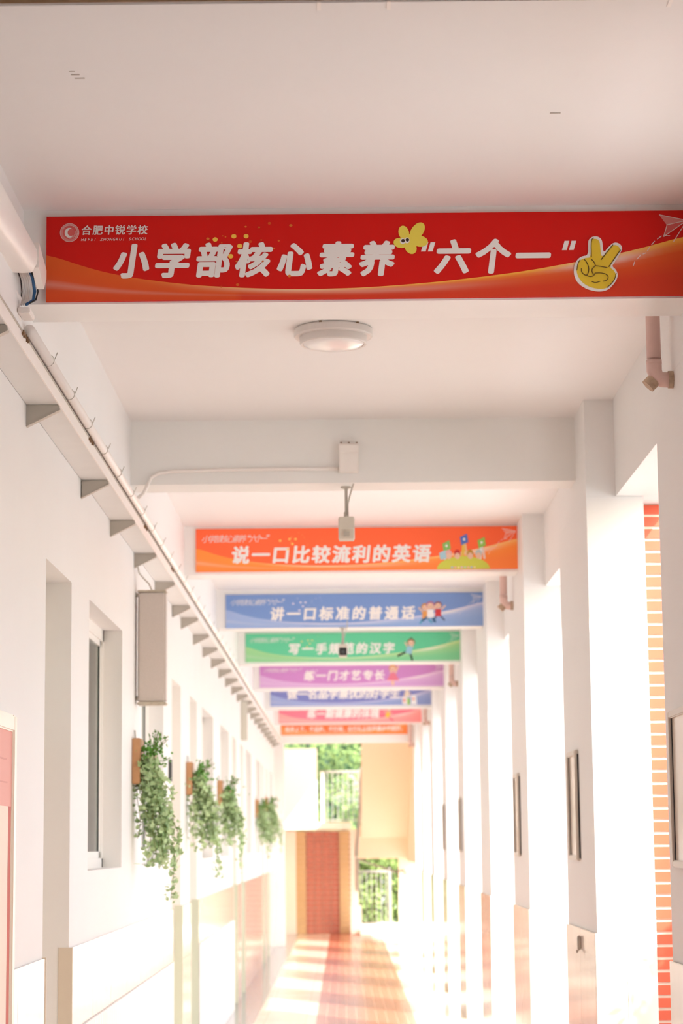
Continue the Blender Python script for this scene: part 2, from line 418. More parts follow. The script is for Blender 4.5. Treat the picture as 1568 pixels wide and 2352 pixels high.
WAVE = [(0, .43), (.058, .60), (.123, .72), (.22, .82), (.315, .868), (.40, .885), (.49, .875), (.59, .825), (.68, .757), (.75, .69), (.81, .61), (.86, .545), (.905, .475), (.95, .39), (.985, .315), (1.0, .28)]
def wv(u):
    for (a, b), (c, d) in zip(WAVE, WAVE[1:]):
        if u <= c: k = (u-a)/(c-a); return b+(d-b)*k
    return WAVE[-1][1]
def sm(u): return sum(wv(min(1, max(0, u+q))) for q in (-.03, -.015, 0, .015, .03))/5
WHITE = (.86, .84, .82)
def wave(A, W, Hh, c_low, c_edge, c_hi):
    """printed swoosh: gradient ribbon below a curved edge"""
    N, K = 72, 9
    vs, fs, cs = [], [], []
    def colr(u, k):
        q = k/(K-1); h4 = math.exp(-((u-.40)/.16)**2)*math.exp(-((q-.25)/.25)**2)
        e = math.exp(-(q/.10)**2)*min(1, max(0, (u-.12)/.3))
        base = oc(c_edge, c_low, min(1, .15+1.3*q) if u > .3 else min(1, .35+.4*q))
        h1 = math.exp(-((u-.86)/.06)**2)*math.exp(-((q-.10)/.10)**2)
        h2 = math.exp(-((u-.55)/.12)**2)*math.exp(-((q-.35)/.18)**2)*.5
        h3 = math.exp(-((q-.62-.1*u)/.07)**2)*max(0, 1-u/.42)*.45
        h4 = math.exp(-((u-.38)/.12)**2)*math.exp(-((q-.12)/.2)**2)*.7
        c = oc(base, c_hi, min(1, .9*e+.35*h4)); c = oc(c, WHITE, min(.8, .8*h1+.45*h2+.5*h3+.5*h4)); return c
    for i in range(N+1):
        u = i/N; t0 = sm(u)
        for k in range(K): vs.append(A.pt(u*W, (t0+(1-t0)*(k/(K-1)))*Hh, .0006))
    for i in range(N):
        for k in range(K-1):
            fs.append((i*K+k, (i+1)*K+k, (i+1)*K+k+1, i*K+k+1)); cs.append([colr(i/N, k), colr((i+1)/N, k), colr((i+1)/N, k+1), colr(i/N, k+1)])
    A.m.add(vs, fs, None); A.m.c[-len(fs):] = cs
def paper_plane(A, W, Hh):
    o = W-.155; c = oc(A.base, WHITE, .75)
    P = lambda a, t: (o+a*W, t*Hh)
    A.poly([P(.022, .05), P(.065, .12), P(.033, .17)], oc(A.base, WHITE, .3)); A.poly([P(.033, .17), P(.065, .12), P(.03, .30)], oc(A.base, WHITE, .15))
    A.line([P(.065, .12), P(.034, .17), P(.028, .31), P(.065, .12), P(.043, .37)], .0028, c, .0014)
    A.line([P(.022, .05), P(.065, .12)], .0028, c, .0014)
    tr = [P(.038, .30), P(.025, .30), P(.014, .36), P(.006, .43), P(0, .50), P(-.008, .52), P(-.018, .60), P(-.022, .68)]
    for k in range(len(tr)-1):
        a, b = tr[k], tr[k+1]; A.line([a, (a[0]*.35+b[0]*.65, a[1]*.35+b[1]*.65)], .0028, c, .0014)
def sparkle(A, W, Hh, col, seed):
    rr = random.Random(seed)
    for k in range(26):
        u, t = rr.gauss(.32, .035), rr.uniform(.08, .85); r = rr.choice((.003, .004, .006)); A.ell(u*W, t*Hh, r, r*.8, oc(A.base, col, rr.uniform(.10, .35)), n=8)
    for u, t in ((.262, .29), (.291, .255), (.310, .255), (.300, .37), (.286, .49)): A.ell(u*W, t*Hh, .009, .008, col, n=10)
def kid(A, cx, cy, s, hair, top, bot, skin=(.80, .55, .42), arms=((-.5, -.6), (.5, -.6)), legs=((-.25, .75), (.3, .7)), d=.0016, dress=False, tilt=0):
    """simple cartoon child: s = height of figure"""
    def R(a, t):
        c_, s_ = math.cos(tilt), math.sin(tilt); return (cx+(a*c_-t*s_)*s, cy+(a*s_+t*c_)*s)
    for ax, at in arms: A.fatline([R(0.1*(1 if ax > 0 else -1), -.05), R(ax*.5, at*.45)], .07*s, skin, d)
    for lx, lt in legs: A.fatline([R(lx*.3, .2), R(lx, lt*.62)], .09*s, bot if not dress else skin, d)
    if dress: A.poly([R(-.10, -.1), R(.10, -.1), R(.30, .28), R(-.30, .28)], top, d+.0002)
    else: A.poly([R(-.14, -.12), R(.14, -.12), R(.15, .25), R(-.15, .25)], top, d+.0002)
    hx, hy = R(0, -.28); A.ell(hx, hy-.03*s, .19*s, .18*s, hair, d+.0004); A.ell(hx, hy+.01*s, .15*s, .14*s, skin, d+.0006)
    for k in (-1, 1): A.ell(hx+k*.06*s, hy+.01*s, .016*s, .022*s, (.03, .02, .02), d+.0008, n=8)
    A.line([(hx-.03*s, hy+.07*s), (hx+.03*s, hy+.07*s)], .012*s, (.5, .08, .06), d+.0008)

SKIN = (.80, .55, .42)
def art_hill(A, W, Hh):
    n = 24; cx = .83*W
    A.poly([(cx+.082*W*math.cos(math.pi*k/n), Hh-.001-.30*Hh*math.sin(math.pi*k/n)) for k in range(n+1)], (.62, .66, .10), .0026)
    for k, c in enumerate(((.2, .3, .7), (.8, .2, .2), (.9, .7, .1), (.7, .3, .6), (.3, .6, .3), (.8, .3, .2), (.3, .4, .8), (.8, .6, .2))):
        A.ell(cx-.035*W+k*.01*W, .955*Hh, .0075, .008, oc(c, WHITE, .35), .0028, n=8)
    for x, t, c, cc in ((-.052, .42, (.75, .80, .80), (.25, .55, .15)), (.003, .27, (.80, .55, .10), (.10, .20, .60)), (.057, .35, (.78, .85, .88), (.30, .60, .12))):
        A.fatline([(cx+x*W-.012, .74*Hh), (cx+x*W, (t+.12)*Hh)], .022, c, .0016)
        A.fatline([(cx+x*W+.020, .74*Hh), (cx+x*W+.010, (t+.16)*Hh)], .014, oc(c, SKIN, .6), .0017)
        A.poly([(cx+x*W-.026, (t-.02)*Hh), (cx+x*W+.022, (t-.10)*Hh), (cx+x*W+.030, (t+.10)*Hh), (cx+x*W-.018, (t+.17)*Hh)], cc, .0020)
        A.ell(cx+x*W+.002, (t+.03)*Hh, .008, .010, WHITE, .0022, n=10)
    for x, c in ((-.045, (.75, .45, .45)), (-.018, (.60, .05, .05)), (.022, (.55, .30, .06)), (.048, (.5, .6, .6))):
        A.ell(cx+x*W, .64*Hh, .022, .030, c, .0018); A.ell(cx+x*W, .69*Hh, .018, .022, SKIN, .0020)
    A.poly([(cx-.075*W, .62*Hh), (cx-.055*W, .55*Hh), (cx-.052*W, .74*Hh), (cx-.07*W, .78*Hh)], (.40, .65, .75), .0019)
def art_jump(A, W, Hh):
    kid(A, .775*W, .62*Hh, .62*Hh, (.55, .25, .05), (.75, .35, .10), (.10, .35, .55), arms=((-.6, -.6), (.4, -.7)), d=.0014)
    kid(A, .825*W, .56*Hh, .60*Hh, (.25, .08, .10), (.60, .05, .06), (.10, .15, .30), arms=((-.4, -.6), (.7, -.6)), d=.0015)
    kid(A, .795*W, .58*Hh, .66*Hh, (.40, .15, .30), (.85, .85, .87), (.03, .12, .25), arms=((-.5, -.6), (.5, -.7)), legs=((-.35, .6), (.2, .7)), d=.0026)
def art_write(A, W, Hh):
    A.fatline([(.755*W, .52*Hh), (.773*W, .20*Hh)], .014, (.05, .06, .07), .0016)
    kid(A, .765*W, .58*Hh, .74*Hh, (.20, .08, .03), (.30, .55, .70), (.02, .02, .03), arms=((-.55, -.5), (.2, -.9)), legs=((-.45, .75), (.25, .8)), tilt=.25)
def art_dance(A, W, Hh):
    kid(A, .725*W, .48*Hh, .92*Hh, (.65, .30, .06), (.75, .22, .30), (.8, .5, .4), arms=((-.3, -.9), (.55, -.95)), legs=((-.05, .75), (.02, .78)), dress=True)
def art_read(A, W, Hh):
    kid(A, .85*W, .42*Hh, .70*Hh, (.45, .20, .12), (.80, .72, .60), (.35, .55, .25), arms=((-.4, .5), (.5, .2)), legs=())
    A.poly([(.82*W, .95*Hh), (.82*W, .60*Hh), (.85*W, .66*Hh), (.85*W, .99*Hh)], (.85, .80, .78), .0030); A.ell(.832*W, .78*Hh, .012, .02, (.75, .06, .04), .0032)
    A.poly([(.85*W, .99*Hh), (.85*W, .66*Hh), (.868*W, .70*Hh), (.868*W, .99*Hh)], (.35, .65, .18), .0030)
    A.poly([(.872*W, .98*Hh), (.88*W, .52*Hh), (.905*W, .55*Hh), (.912*W, .98*Hh)], (.85, .87, .90), .0030); A.ell(.89*W, .72*Hh, .014, .02, (.80, .30, .25), .0032)
def art_run(A, W, Hh):
    kid(A, .765*W, .55*Hh, .72*Hh, (.45, .10, .05), (.85, .60, .08), (.65, .10, .20), arms=((-.7, -.4), (.6, -.2)), legs=((-.5, .6), (.5, .6)), tilt=.3)

signs = [  # bay, base, low, edge, title, s0,s1,v, h, art, label
 (0, 'D41007', 'D84024', 'EC7026', 'FFC850', '小学部核心素养“六个一”', None, None, 'red banner sign nearest the camera, with a school crest, a flower and a peace-sign hand'),
 (2, 'FF7044', 'FF8C48', 'FF9F45', 'FFD080', '说一口比较流利的英语', (.108, .733, .625, .37), art_hill, 'orange banner sign behind the hanging camera, with children waving cards over a green hill'),
 (3, '7A9AD2', '8FACDC', 'ADC0E6', 'E8E0F0', '讲一口标准的普通话', (.168, .740, .60, .36), art_jump, 'light blue banner sign with three jumping children, beyond the orange one'),
 (4, '66CDA0', '82D09C', 'B2DC98', 'E4ECA4', '写一手规范的汉字', (.195, .700, .56, .36), art_write, 'green banner sign with a child holding a big pen'),
 (5, 'C98CCB', 'CFA4D8', 'DFBCE2', 'F2DCF0', '练一门才艺专长', (.238, .683, .50, .40), art_dance, 'purple banner sign with a small ballet dancer'),
 (6, '8088C6', '90A2D4', 'ACB8E0', 'D8D0EC', '做一名品学兼优的好学生', (.105, .808, .44, .44), art_read, 'dark blue violet banner sign with a child holding books'),
 (7, 'FF8498', 'FFA2A2', 'FFB6B2', 'FFD0CC', '练一副健康的体魄', (.20, .705, .52, .42), art_run, 'pink banner sign, second from the far end'),
 (8, 'FF7A48', 'FF9050', 'FFA464', 'FFC48C', '有序上下，不追跑，不打闹，右行礼让轻声慢步不拥挤，', None, None, 'farthest banner sign, orange with a single line of text above the stairwell'),
]  # colours of the farther signs are lightened to carry lens haze
SY = {0: 7.435, 2: 15.23, 3: 18.97, 4: 22.93, 5: 26.83, 6: 30.86, 7: 34.45, 8: 38.45}
SZ = {0: (1.832, 2.130), 2: (1.843, 2.138), 3: (1.827, 2.115), 4: (1.848, 2.139), 5: (1.853, 2.120), 6: (1.865, 2.150), 7: (1.835, 2.12), 8: (1.84, 2.12)}
SIGN_GROUP = 'printed banner signs on the corridor beams'
for idx, base, low, edge, hi, title, lay, artf, label in signs:
    yb = 7.435+BAY*idx
    W = 2.2; x0 = -.998
    if idx == 8: x0 = -1.07; W = 2.16
    z0, z1 = SZ[idx]; Hh = z1-z0
    yf = yb-.012
    t = thing('banner_sign', (x0+W/2, yb-.006, z0), label, 'sign', SIGN_GROUP)
    bc = hexc(base)
    bb = MB().box(x0, x0+W, yf, yb-.0005, z0, z1, bc); bb.build('board', PRINT, t)
    A = Art(x0, yf, z1); A.base = bc; A.hex = base
    wave(A, W, Hh, hexc(low), hexc(edge), hexc(hi)); A.m.build('swoosh', PRINT, t)
    A.new(); sparkle(A, W, Hh, oc(hexc(hi), (.9, .6, .1), .5) if idx in (0, 2, 4) else oc(hexc(hi), WHITE, .2), idx); A.m.build('sparkles', PRINT, t, kind='stuff', label='scattered dots')
    if idx != 8:
        A.new(); paper_plane(A, W, Hh); A.m.build('paper_plane', PRINT, t, label='white line drawing of a paper plane')
    A.new()
    if idx == 0:
        k = W/1473.0
        px = lambda x: (x-108)*k
        tt = lambda x, y: (y-(499-(x-108)*.0107))*k
        for ch, a, b in zip('小学部核心素养“六个一”', (270, 362, 455, 548, 642, 735, 830, 965, 1003, 1095, 1185, 1287), (338, 432, 525, 615, 712, 805, 898, 993, 1070, 1160, 1253, 1315)):
            A.new(); A.char(ch, px((a+b)/2), .1615 if a < 950 else .1575, .108, WHITE, off=.042, shear=.14, wx=.97); A.m.build('character', PRINT, t, kind=None)
        A.new(); A.text('合肥中锐学校', px(187), px(341), .050, .031, oc(bc, WHITE, .88), off=.022, shear=.10)
        A.text('HEFEI ZHONGRUI SCHOOL', px(187), px(339), .0815, .0125, oc(bc, WHITE, .75), off=.012, shear=.25, wx=.9)
        A.m.build('school_lettering', PRINT, t, kind='stuff')
        A.new(); cx, cy, R = px(161), .057, .033
        A.ell(cx, cy, R, R, oc(bc, WHITE, .62), .0010, n=40); A.ell(cx, cy, R-.0022, R-.0022, oc(bc, WHITE, .30), .0014, n=40)
        A.ell(cx+.001, cy, R-.009, R-.009, oc(bc, WHITE, .14), .0018, n=36)
        A.ell(cx-.001, cy+.001, .0155, .0175, WHITE, .0022, n=30); A.ell(cx+.005, cy, .0115, .0125, oc(bc, WHITE, .16), .0026, n=30)
        for q in range(22):
            a = -2.6+q*.16; A.line([(cx+math.cos(a)*(R-.0085), cy+math.sin(a)*(R-.0085)), (cx+math.cos(a)*(R-.004), cy+math.sin(a)*(R-.004))], .0022, oc(bc, WHITE, .6), .0020)
        for rr_ in (.019, .022): A.line([(cx+rr_*math.cos(a_/10), cy+rr_*math.sin(a_/10)) for a_ in range(-2, 18, 2)], .0014, oc(bc, WHITE, .55), .0028)
        A.m.build('crest', PRINT, t, label='round white crest with a letter C')
        # flower
        A.new(); YEL = hexc('EBD95A'); fx, fy = 931, 555
        for (x, y, rx, ry, ro) in ((925, 537, 17, 12, 1.35), (956, 533, 23, 14, -.95), (961, 557, 19, 13, .12), (940, 571, 17, 13, 1.1), (917, 561, 16, 12, .2), (932, 552, 13, 13, 0)):
            A.ell(px(x), tt(x, y), rx*k, ry*k, YEL, .0030, ro)
        for x, y in ((922, 557), (932, 555)): A.ell(px(x), tt(x, y), 6*k, 7*k, WHITE, .0034); A.ell(px(x+1), tt(x, y-1), 4*k, 4.2*k, (.05, .03, .02), .0038, .4)
        A.m.build('flower_sticker', PRINT, t, label='yellow five-petal flower with two small eyes')
        # hand
        A.new(); q = lambda x, y: (px(1280+x/5.444), tt(1280+x/5.444, 500+y/5.444))
        out = [(355, 330), (365, 290), (400, 258), (440, 250), (490, 255), (525, 290), (535, 340), (540, 470), (620, 370), (680, 325), (735, 335), (775, 375), (775, 425), (690, 565), (640, 630), (690, 670), (715, 730), (700, 800), (650, 870), (590, 930), (500, 955), (400, 945), (300, 910), (220, 850), (180, 780), (165, 700), (180, 610), (215, 545), (270, 505), (355, 490)]
        A.m.prism_y([(A.x0+a, A.zt-b) for a, b in [q(x, y) for x, y in smooth_line(out)]], A.y-.006, A.y-.0013, WHITE)
        inn = [(388, 330), (392, 300), (420, 282), (460, 282), (492, 305), (503, 350), (512, 545), (640, 385), (680, 358), (725, 370), (752, 410), (745, 440), (605, 640), (660, 680), (690, 730), (672, 800), (630, 860), (570, 912), (500, 922), (420, 915), (330, 885), (255, 825), (215, 755), (200, 680), (212, 610), (245, 560), (290, 535), (330, 525), (385, 520)]
        A.poly([q(x, y) for x, y in smooth_line(inn)], hexc('E8C83C'), .0066)
        BR = (.16, .10, .02)
        for L in ([(510, 548), (660, 362)], [(604, 638), (752, 428)], [(300, 545), (335, 590), (355, 650), (350, 715), (325, 752), (290, 740), (262, 705), (262, 665)], [(390, 548), (425, 585), (440, 630), (405, 655), (388, 690), (405, 735), (425, 740)], [(325, 752), (370, 772), (410, 758), (430, 728)], [(440, 632), (500, 640), (580, 655)], [(430, 725), (500, 722), (560, 735), (592, 765), (585, 800), (560, 822), (530, 828)], [(388, 835), (430, 850), (485, 832)], [(204, 690), (215, 610), (245, 560)], [(388, 520), (390, 305), (420, 280)], [(688, 730), (672, 800), (630, 860), (570, 912)]):
            A.fatline([q(x, y) for x, y in smooth_line(L, False)], .0032, BR, .0074)
        A.m.build('hand_sticker', PRINT, t, label='yellow peace-sign hand with a white outline')
    elif idx == 8:
        A.text(title, .03*W, .985*W, .66*Hh, .080, WHITE, off=.02, shear=.12, wx=.9); A.m.build('lettering', PRINT, t, kind='stuff')
    else:
        s0, s1, v, hh = lay
        for ci, ch in enumerate(title):
            A.new(); A.char(ch, (s0+(s1-s0)*(ci+.5)/len(title))*W, v*Hh, hh*Hh, WHITE, off=.042, shear=.12); A.m.build('character', PRINT, t)
        A.new()
        A.text('小学部核心素养', .022*W, .155*W, .24*Hh, .17*Hh, oc(bc, WHITE, .85), off=0, shear=.25)
        A.char('“', .166*W, .24*Hh, .17*Hh, oc(bc, WHITE, .85)); A.text('六个一', .172*W, .218*W, .24*Hh, .17*Hh, oc(bc, WHITE, .85), off=0, shear=.25); A.char('”', .224*W, .23*Hh, .17*Hh, oc(bc, WHITE, .85))
        A.m.build('small_lettering', PRINT, t, kind='stuff')
        A.new(); artf(A, W, Hh); A.m.build('illustration', PRINT, t)

# ================================================================ CEILING LIGHT
t = thing('ceiling_light', (-.027, 9.262, 2.09), 'round white two-tier ceiling light behind the red banner sign', 'lamp')
cx, cy = -.027, 9.262
MB().lathe([(.0, ZC), (.158, ZC), (.166, ZC-.006), (.167, ZC-.032), (.163, ZC-.037), (.156, ZC-.036), (.142, ZC-.036)], cx, cy, 64).build('housing', LAMPP, t)
MB().lathe([(.143, ZC-.035), (.142, ZC-.064), (.138, ZC-.069), (.130, ZC-.068), (.128, ZC-.062)], cx, cy, 64).build('rim', LAMPP, t)
MB().lathe([(.129, ZC-.063), (.122, ZC-.071), (.10, ZC-.077), (.06, ZC-.081), (.0, ZC-.083)], cx, cy, 48).build('lens', mat('milky lens', (.85, .83, .82), .15), t, smooth=True)
g = MB()
for a in (1.1, 1.9, -1.9, -.9, 2.6): g.box(cx+.164*math.cos(a)-.006, cx+.164*math.cos(a)+.006, cy+.164*math.sin(a)-.006, cy+.164*math.sin(a)+.006, ZC-.006, ZC-.0005)
g.build('clips', RUST, t, kind='stuff')

# ================================================================ JUNCTION BOX, CONDUIT, CAMERAS
Yb = B[1]
t = thing('junction_box', (.038, Yb-.03, 1.874), 'white junction box on the plain beam above the hanging camera', 'box')
MB().bevbox(-.010, .090, Yb-.055, Yb-.0005, 1.874, 2.022, .004).build('box', PVC, t)
MB().bevbox(-.011, .091, Yb-.062, Yb-.054, 1.972, 2.016, .003).build('lid', PVC, t)
g = MB()
for x in (.0, .04, .08): g.box(x-.004, x+.006, Yb-.05, Yb-.01, 2.022, 2.028)
g.build('dirt', RUST, t, kind='stuff')
c = MB().tube([(-.010, Yb-.012, 1.897), (-.3, Yb-.012, 1.899), (-.60, Yb-.012, 1.897), (-.86, Yb-.012, 1.892), (-.93, Yb-.013, 1.884), (-.97, Yb-.015, 1.862), (-.99, Yb-.02, 1.82), (-1.01, Yb-.03, 1.775), (-1.03, Yb-.06, 1.752)], .0095, 8)
o = c.build('conduit', PVC, smooth=True); o['label'] = 'thin white conduit from the junction box along the plain beam, bending down at left'; o['category'] = 'conduit'
def cctv(x, y, zt, zc, s, label, back):
    t = thing('security_camera', (x, y, zc-.06), label, 'camera')
    MB().lathe([(0, zt), (.028, zt), (.028, zt-.006), (.010, zt-.012)], x, y, 20).build('mount', METAL, t)
    MB().tube([(x, y, zt-.006), (x, y, zc+.062)], .008).build('pole', METAL, t)
    body = MB(); w2 = .040*s
    pr = [(-.085, .050), (-.080, -.012), (-.045, -.058), (.03, -.062), (.07, -.05), (.085, -.01), (.085, .045), (.02, .058)] if back else [(-.08, .05), (-.085, .0), (-.075, -.05), (.07, -.05), (.085, -.01), (.085, .045), (.02, .058)]
    n = len(pr); vs = []
    for xx, k in ((-w2, .82), (-w2*.86, 1), (w2*.86, 1), (w2, .82)):
        vs += [(x+xx, y+a*k, zc+b*k) for a, b in pr]
    fs = [tuple(range(n))[::-1], tuple(3*n+i for i in range(n))]
    for j in range(3): fs += [(j*n+i, j*n+(i+1) % n, (j+1)*n+(i+1) % n, (j+1)*n+i) for i in range(n)]
    body.add(vs, fs); fixn(body.build('body', mat('camera housing', (.62, .58, .50), .5), t))
    if back: MB().box(x-.014, x+.014, y-.084, y-.074, zc-.052, zc-.026).build('connector', METAL, t)
    else:
        MB().bevbox(x-w2*.95, x+w2*.95, y-.094, y-.084, zc-.048, zc+.020, .004).build('front_plate', BLACK, t); MB().tube([(x, y-.094, zc-.015), (x, y-.102, zc-.015)], .013, 14).build('lens', DARK, t)
    MB().tube([(x+.04, y-.12, zt+.055), (x+.038, y-.10, zt), (x+.022, y-.03, zt-.04), (x+.008, y-.012, zt-.09), (x+.007, y-.012, zc+.07)], .0045, 7).build('cable', METAL, t)
    MB().tube([(x, y, zc+.085), (x, y, zc+.048)], .013, 10).build('joint', METAL, t)
    return t
cctv(.025, Yb+.13, ZBM, 1.607, 1.05, 'grey security camera hanging from the plain beam in front of the orange sign', True)
cctv(0.0, 19.1, ZBM, 1.628, .9, 'security camera with a black front hanging before the green sign', False)

# ================================================================ DRAIN PIPES
names = {0: 'pinkish drain pipe with a grimy elbow behind the red sign, nearest the camera', 2: 'second drain pipe, under the right end of the orange sign', 4: 'third drain pipe, under the right end of the green sign', 6: 'fourth drain pipe, under the right end of the dark blue sign', 8: 'farthest drain pipe, right of the last orange sign'}
for i, lb in names.items():
    yp = B[i]+.48 if i < 8 else B[i]-.2
    t = thing('drain_pipe', (1.133, yp, 1.6), lb, 'pipe', 'drain pipes at the column heads')
    MB().tube([(1.133, yp, ZC-.001), (1.133, yp, 1.72)], .026, 16).build('pipe', PVCP, t, smooth=True)
    MB().tube([(1.133, yp, 1.712), (1.133, yp, 1.70)], .0285, 16).build('collar', PVCP, t, smooth=True)
    MB().tube([(1.133, yp, 1.715), (1.133, yp, 1.675), (1.141, yp, 1.652), (1.160, yp, 1.642), (1.199, yp, 1.640)], .028, 16).build('elbow', PVCP, t, smooth=True)
    MB().tube([(1.130, yp, 1.640), (1.108, yp, 1.618)], .026, 14).build('cleanout_plug', GRIME, t)
    MB().tube([(1.182, yp, 1.642), (1.1995, yp, 1.642)], .032, 14).build('wall_collar', GRIME, t)

# ================================================================ FRAMED PANELS ON THE COLUMNS
for i, lb in ((0, 'framed panel on the nearest column, cut by the right picture edge'), (1, 'tall framed panel on the second column from the right edge'), (2, 'framed panel on the third column from the right edge'), (4, 'framed panel on the fifth column, seen almost edge on'), (5, 'framed panel on the sixth column, a thin dark line')):
    y0 = B[i]+.205 if i else B[i]+.22; y1 = y0+.43; z0, z1 = -.098, .462; x = XR
    if i == 0: y0 = 7.55; y1 = 8.18
    t = thing('framed_panel', (x-.01, (y0+y1)/2, z0), lb, 'frame', 'framed panels on the columns')
    MB().bevbox(x-.022, x-.001, y0, y0+.030, z0, z1, .004).bevbox(x-.022, x-.001, y1-.030, y1, z0, z1, .004).bevbox(x-.022, x-.001, y0+.030, y1-.030, z1-.026, z1, .004).bevbox(x-.022, x-.001, y0+.030, y1-.030, z0, z0+.026, .004).build('frame', SILV, t)
    MB().box(x-.009, x-.0005, y0-.004, y0+.001, z0+.01, z1-.02).build('dark_edge', BLACK, t)
    MB().box(x-.0125, x-.0105, y1-.040, y1-.030, z0+.026, z1-.026).build('dark_edge', BLACK, t)
    MB().box(x-.010, x-.001, y0+.03, y1-.03, z0+.026, z1-.026).build('panel', mat('framed sheet', (.75, .66, .56), .15), t)

# small hook on the tiled part of the second column
o = MB().bevbox(XR-.030, XR-.0135, 11.50, 11.54, -.545, -.475, .004).tube([(XR-.022, 11.52, -.54), (XR-.034, 11.52, -.56), (XR-.034, 11.52, -.545)], .004, 6).build('wall_hook', METAL)
o['label'] = 'small dark hook on the tiled foot of the second column'; o['category'] = 'hook'

# ================================================================ CABLE TRAY ON THE LEFT
t = thing('cable_tray', (-1.13, 20, 1.585), 'long grey cable tray on triangular brackets along the left wall', 'cable tray')
ys = [5.75, 7.06, 8.40, 10.19, 11.49, 12.83, 14.25, 15.69, 16.55, 17.9]
while ys[-1] < 36.5: ys.append(ys[-1]+1.22)
src = None
def bracket_mb(y):
    m = MB(); th = .0035
    P = [(-1.1995, 1.585), (-1.1995, 1.668), (-1.073, 1.664), (-1.071, 1.648)]
    m.prism_y(P, y, y+th)
    m.box(-1.1995, -1.073, y, y+.03, 1.6655, 1.6695)                 # top flange
    m.box(-1.1995, -1.1965, y-.0, y+.03, 1.585, 1.668)               # wall flange
    rim = [(-1.1995, 1.585), (-1.071, 1.648), (-1.0715, 1.652), (-1.1995, 1.590)]
    m.prism_y(rim, y-.004, y+.03)
    return m
for y in ys:
    if src is None: src = fixn(bracket_mb(y).build('bracket', METAL, t)); w0 = Vector(src['w']); yref = y; continue
    instance(src, 'bracket', t, (w0.x, w0.y+(y-yref), w0.z-H))
for a, b in zip([3.0]+ys, ys+[37.6]):
    ya, yb_ = a+.031, b-.001
    MB().box(-1.198, -1.075, ya, yb_, 1.6700, 1.6725).build('base_plate', TRAYM, t)
MB().box(-1.075, -1.070, 3, 37.6, 1.664, 1.716).build('side_lip', PVC, t)
MB().box(-1.0765, -1.066, 3, 37.6, 1.714, 1.719).build('top_lip', METAL, t)
g = MB()
for y in (7.36, 9.35, 12.0, 13.9): 
    for k in range(5): g.box(-1.073, -1.062, y+k*.035, y+k*.03+.016, 1.706+random.uniform(-.004, .004), 1.7205)
g.build('splice_plates', RUST, t, kind='stuff')
# white pipe with clips lying on the tray
t = thing('cable_pipe', (-1.06, 20, 1.73), 'long white cable pipe with clips running on top of the grey tray', 'pipe')
MB().tube([(-1.058, 7.46, 1.742), (-1.058, 11, 1.745), (-1.056, 20, 1.747), (-1.058, 37.6, 1.745)], .020, 12).build('pipe', PVC, t, smooth=True)
src = None; y = 7.95
while y < 24:
    m = MB(); n = 12
    pts = [(-1.058+.022*math.cos(a), y, 1.744+.022*math.sin(a)) for a in [math.pi*2*k/n for k in range(n+1)]]
    if src is None:
        m.tube(pts, .0015, 5).tube([(-1.034, y, 1.748), (-1.022, y-.02, 1.768)], .0018, 5)
        src = m.build('clip', METAL, t); w0 = Vector(src['w']); yref = y
    else: instance(src, 'clip', t, (w0.x, w0.y+y-yref, w0.z-H))
    y += .62
# thick white duct in front of the red beam with loose cables
t = thing('cable_duct', (-1.05, 6, 1.85), 'thick white cable duct at the upper left, open-ended before the red sign beam', 'duct')
def ductsec(y, x0, x1, z0, z1, n=20):
    cx, cz, a, b = (x0+x1)/2, (z0+z1)/2, (x1-x0)/2, (z1-z0)/2
    return [(cx+a*abs(math.cos(q))**.6*(1 if math.cos(q) > 0 else -1), y, cz+b*abs(math.sin(q))**.6*(1 if math.sin(q) > 0 else -1)) for q in [2*math.pi*k/n for k in range(n)]]
secs = [ductsec(2.5, -1.12, -1.02, 1.86, 2.02), ductsec(4.5, -1.12, -1.02, 1.86, 2.02), ductsec(6.0, -1.12, -1.02, 1.86, 2.02), ductsec(6.6, -1.12, -1.015, 1.865, 2.01), ductsec(7.0, -1.11, -1.002, 1.875, 1.985), ductsec(7.2, -1.10, -.992, 1.875, 1.965)]
m = MB(); vs = [p for s_ in secs for p in s_]; n = 20
m.add(vs, [(i*n+k, i*n+(k+1) % n, (i+1)*n+(k+1) % n, (i+1)*n+k) for i in range(len(secs)-1) for k in range(n)])
o = fixn(m.build('duct', PVC, t, smooth=True))
m = MB(); m.prism_x([(7.17, 1.97), (7.36, 1.925), (7.36, 1.895), (7.30, 1.845), (7.17, 1.885)], -1.012, -.988); fixn(m.build('flap', PVC, t, label='pointed torn end of the duct'))
t = thing('cable_bundle', (-1.05, 7.36, 1.79), 'loose white, black and blue cables dropping from the end of the thick duct', 'cables')
def cab(x, col, bulge, r, z1=1.80):
    MB().tube([(x-.01, 7.12, 1.935), (x-.004, 7.26, 1.925), (x+bulge*.6, 7.36, 1.895), (x+bulge, 7.39, 1.86), (x+bulge*.7, 7.37, 1.825), (x-.012, 7.33, z1)], r, 7).build('cable', col, t, smooth=True)
for x, b_ in ((-1.070, .0), (-1.062, .004), (-1.055, .002), (-1.048, .001), (-1.066, .006)): cab(x, PVC, b_, .004)
cab(-1.040, BLUEC, .010, .0045); cab(-1.037, BLUEC, .004, .0045); cab(-1.036, BLACK, .016, .003); cab(-1.074, BLACK, .0, .0025)
MB().tube([(-1.19, 6.3, 1.93), (-1.15, 7.0, 1.90), (-1.10, 7.25, 1.86), (-1.075, 7.33, 1.82), (-1.085, 7.34, 1.785), (-1.11, 7.30, 1.77)], .010, 9).build('cable', PVC, t, smooth=True)
for k, (x, z) in enumerate(((-1.13, 1.83), (-1.105, 1.80), (-1.12, 1.765))):
    MB().tube([(x-.03, 4.2, z+.03), (x-.01, 6.3, z+.012), (x, 7.1, z), (x+.02, 7.38, z-.035)], .013, 9).build('conduit', PVC, t, smooth=True)
MB().bevbox(-1.075, -1.035, 7.30, 7.42, 1.765, 1.785, .003).build('loose_cover', PVC, t)
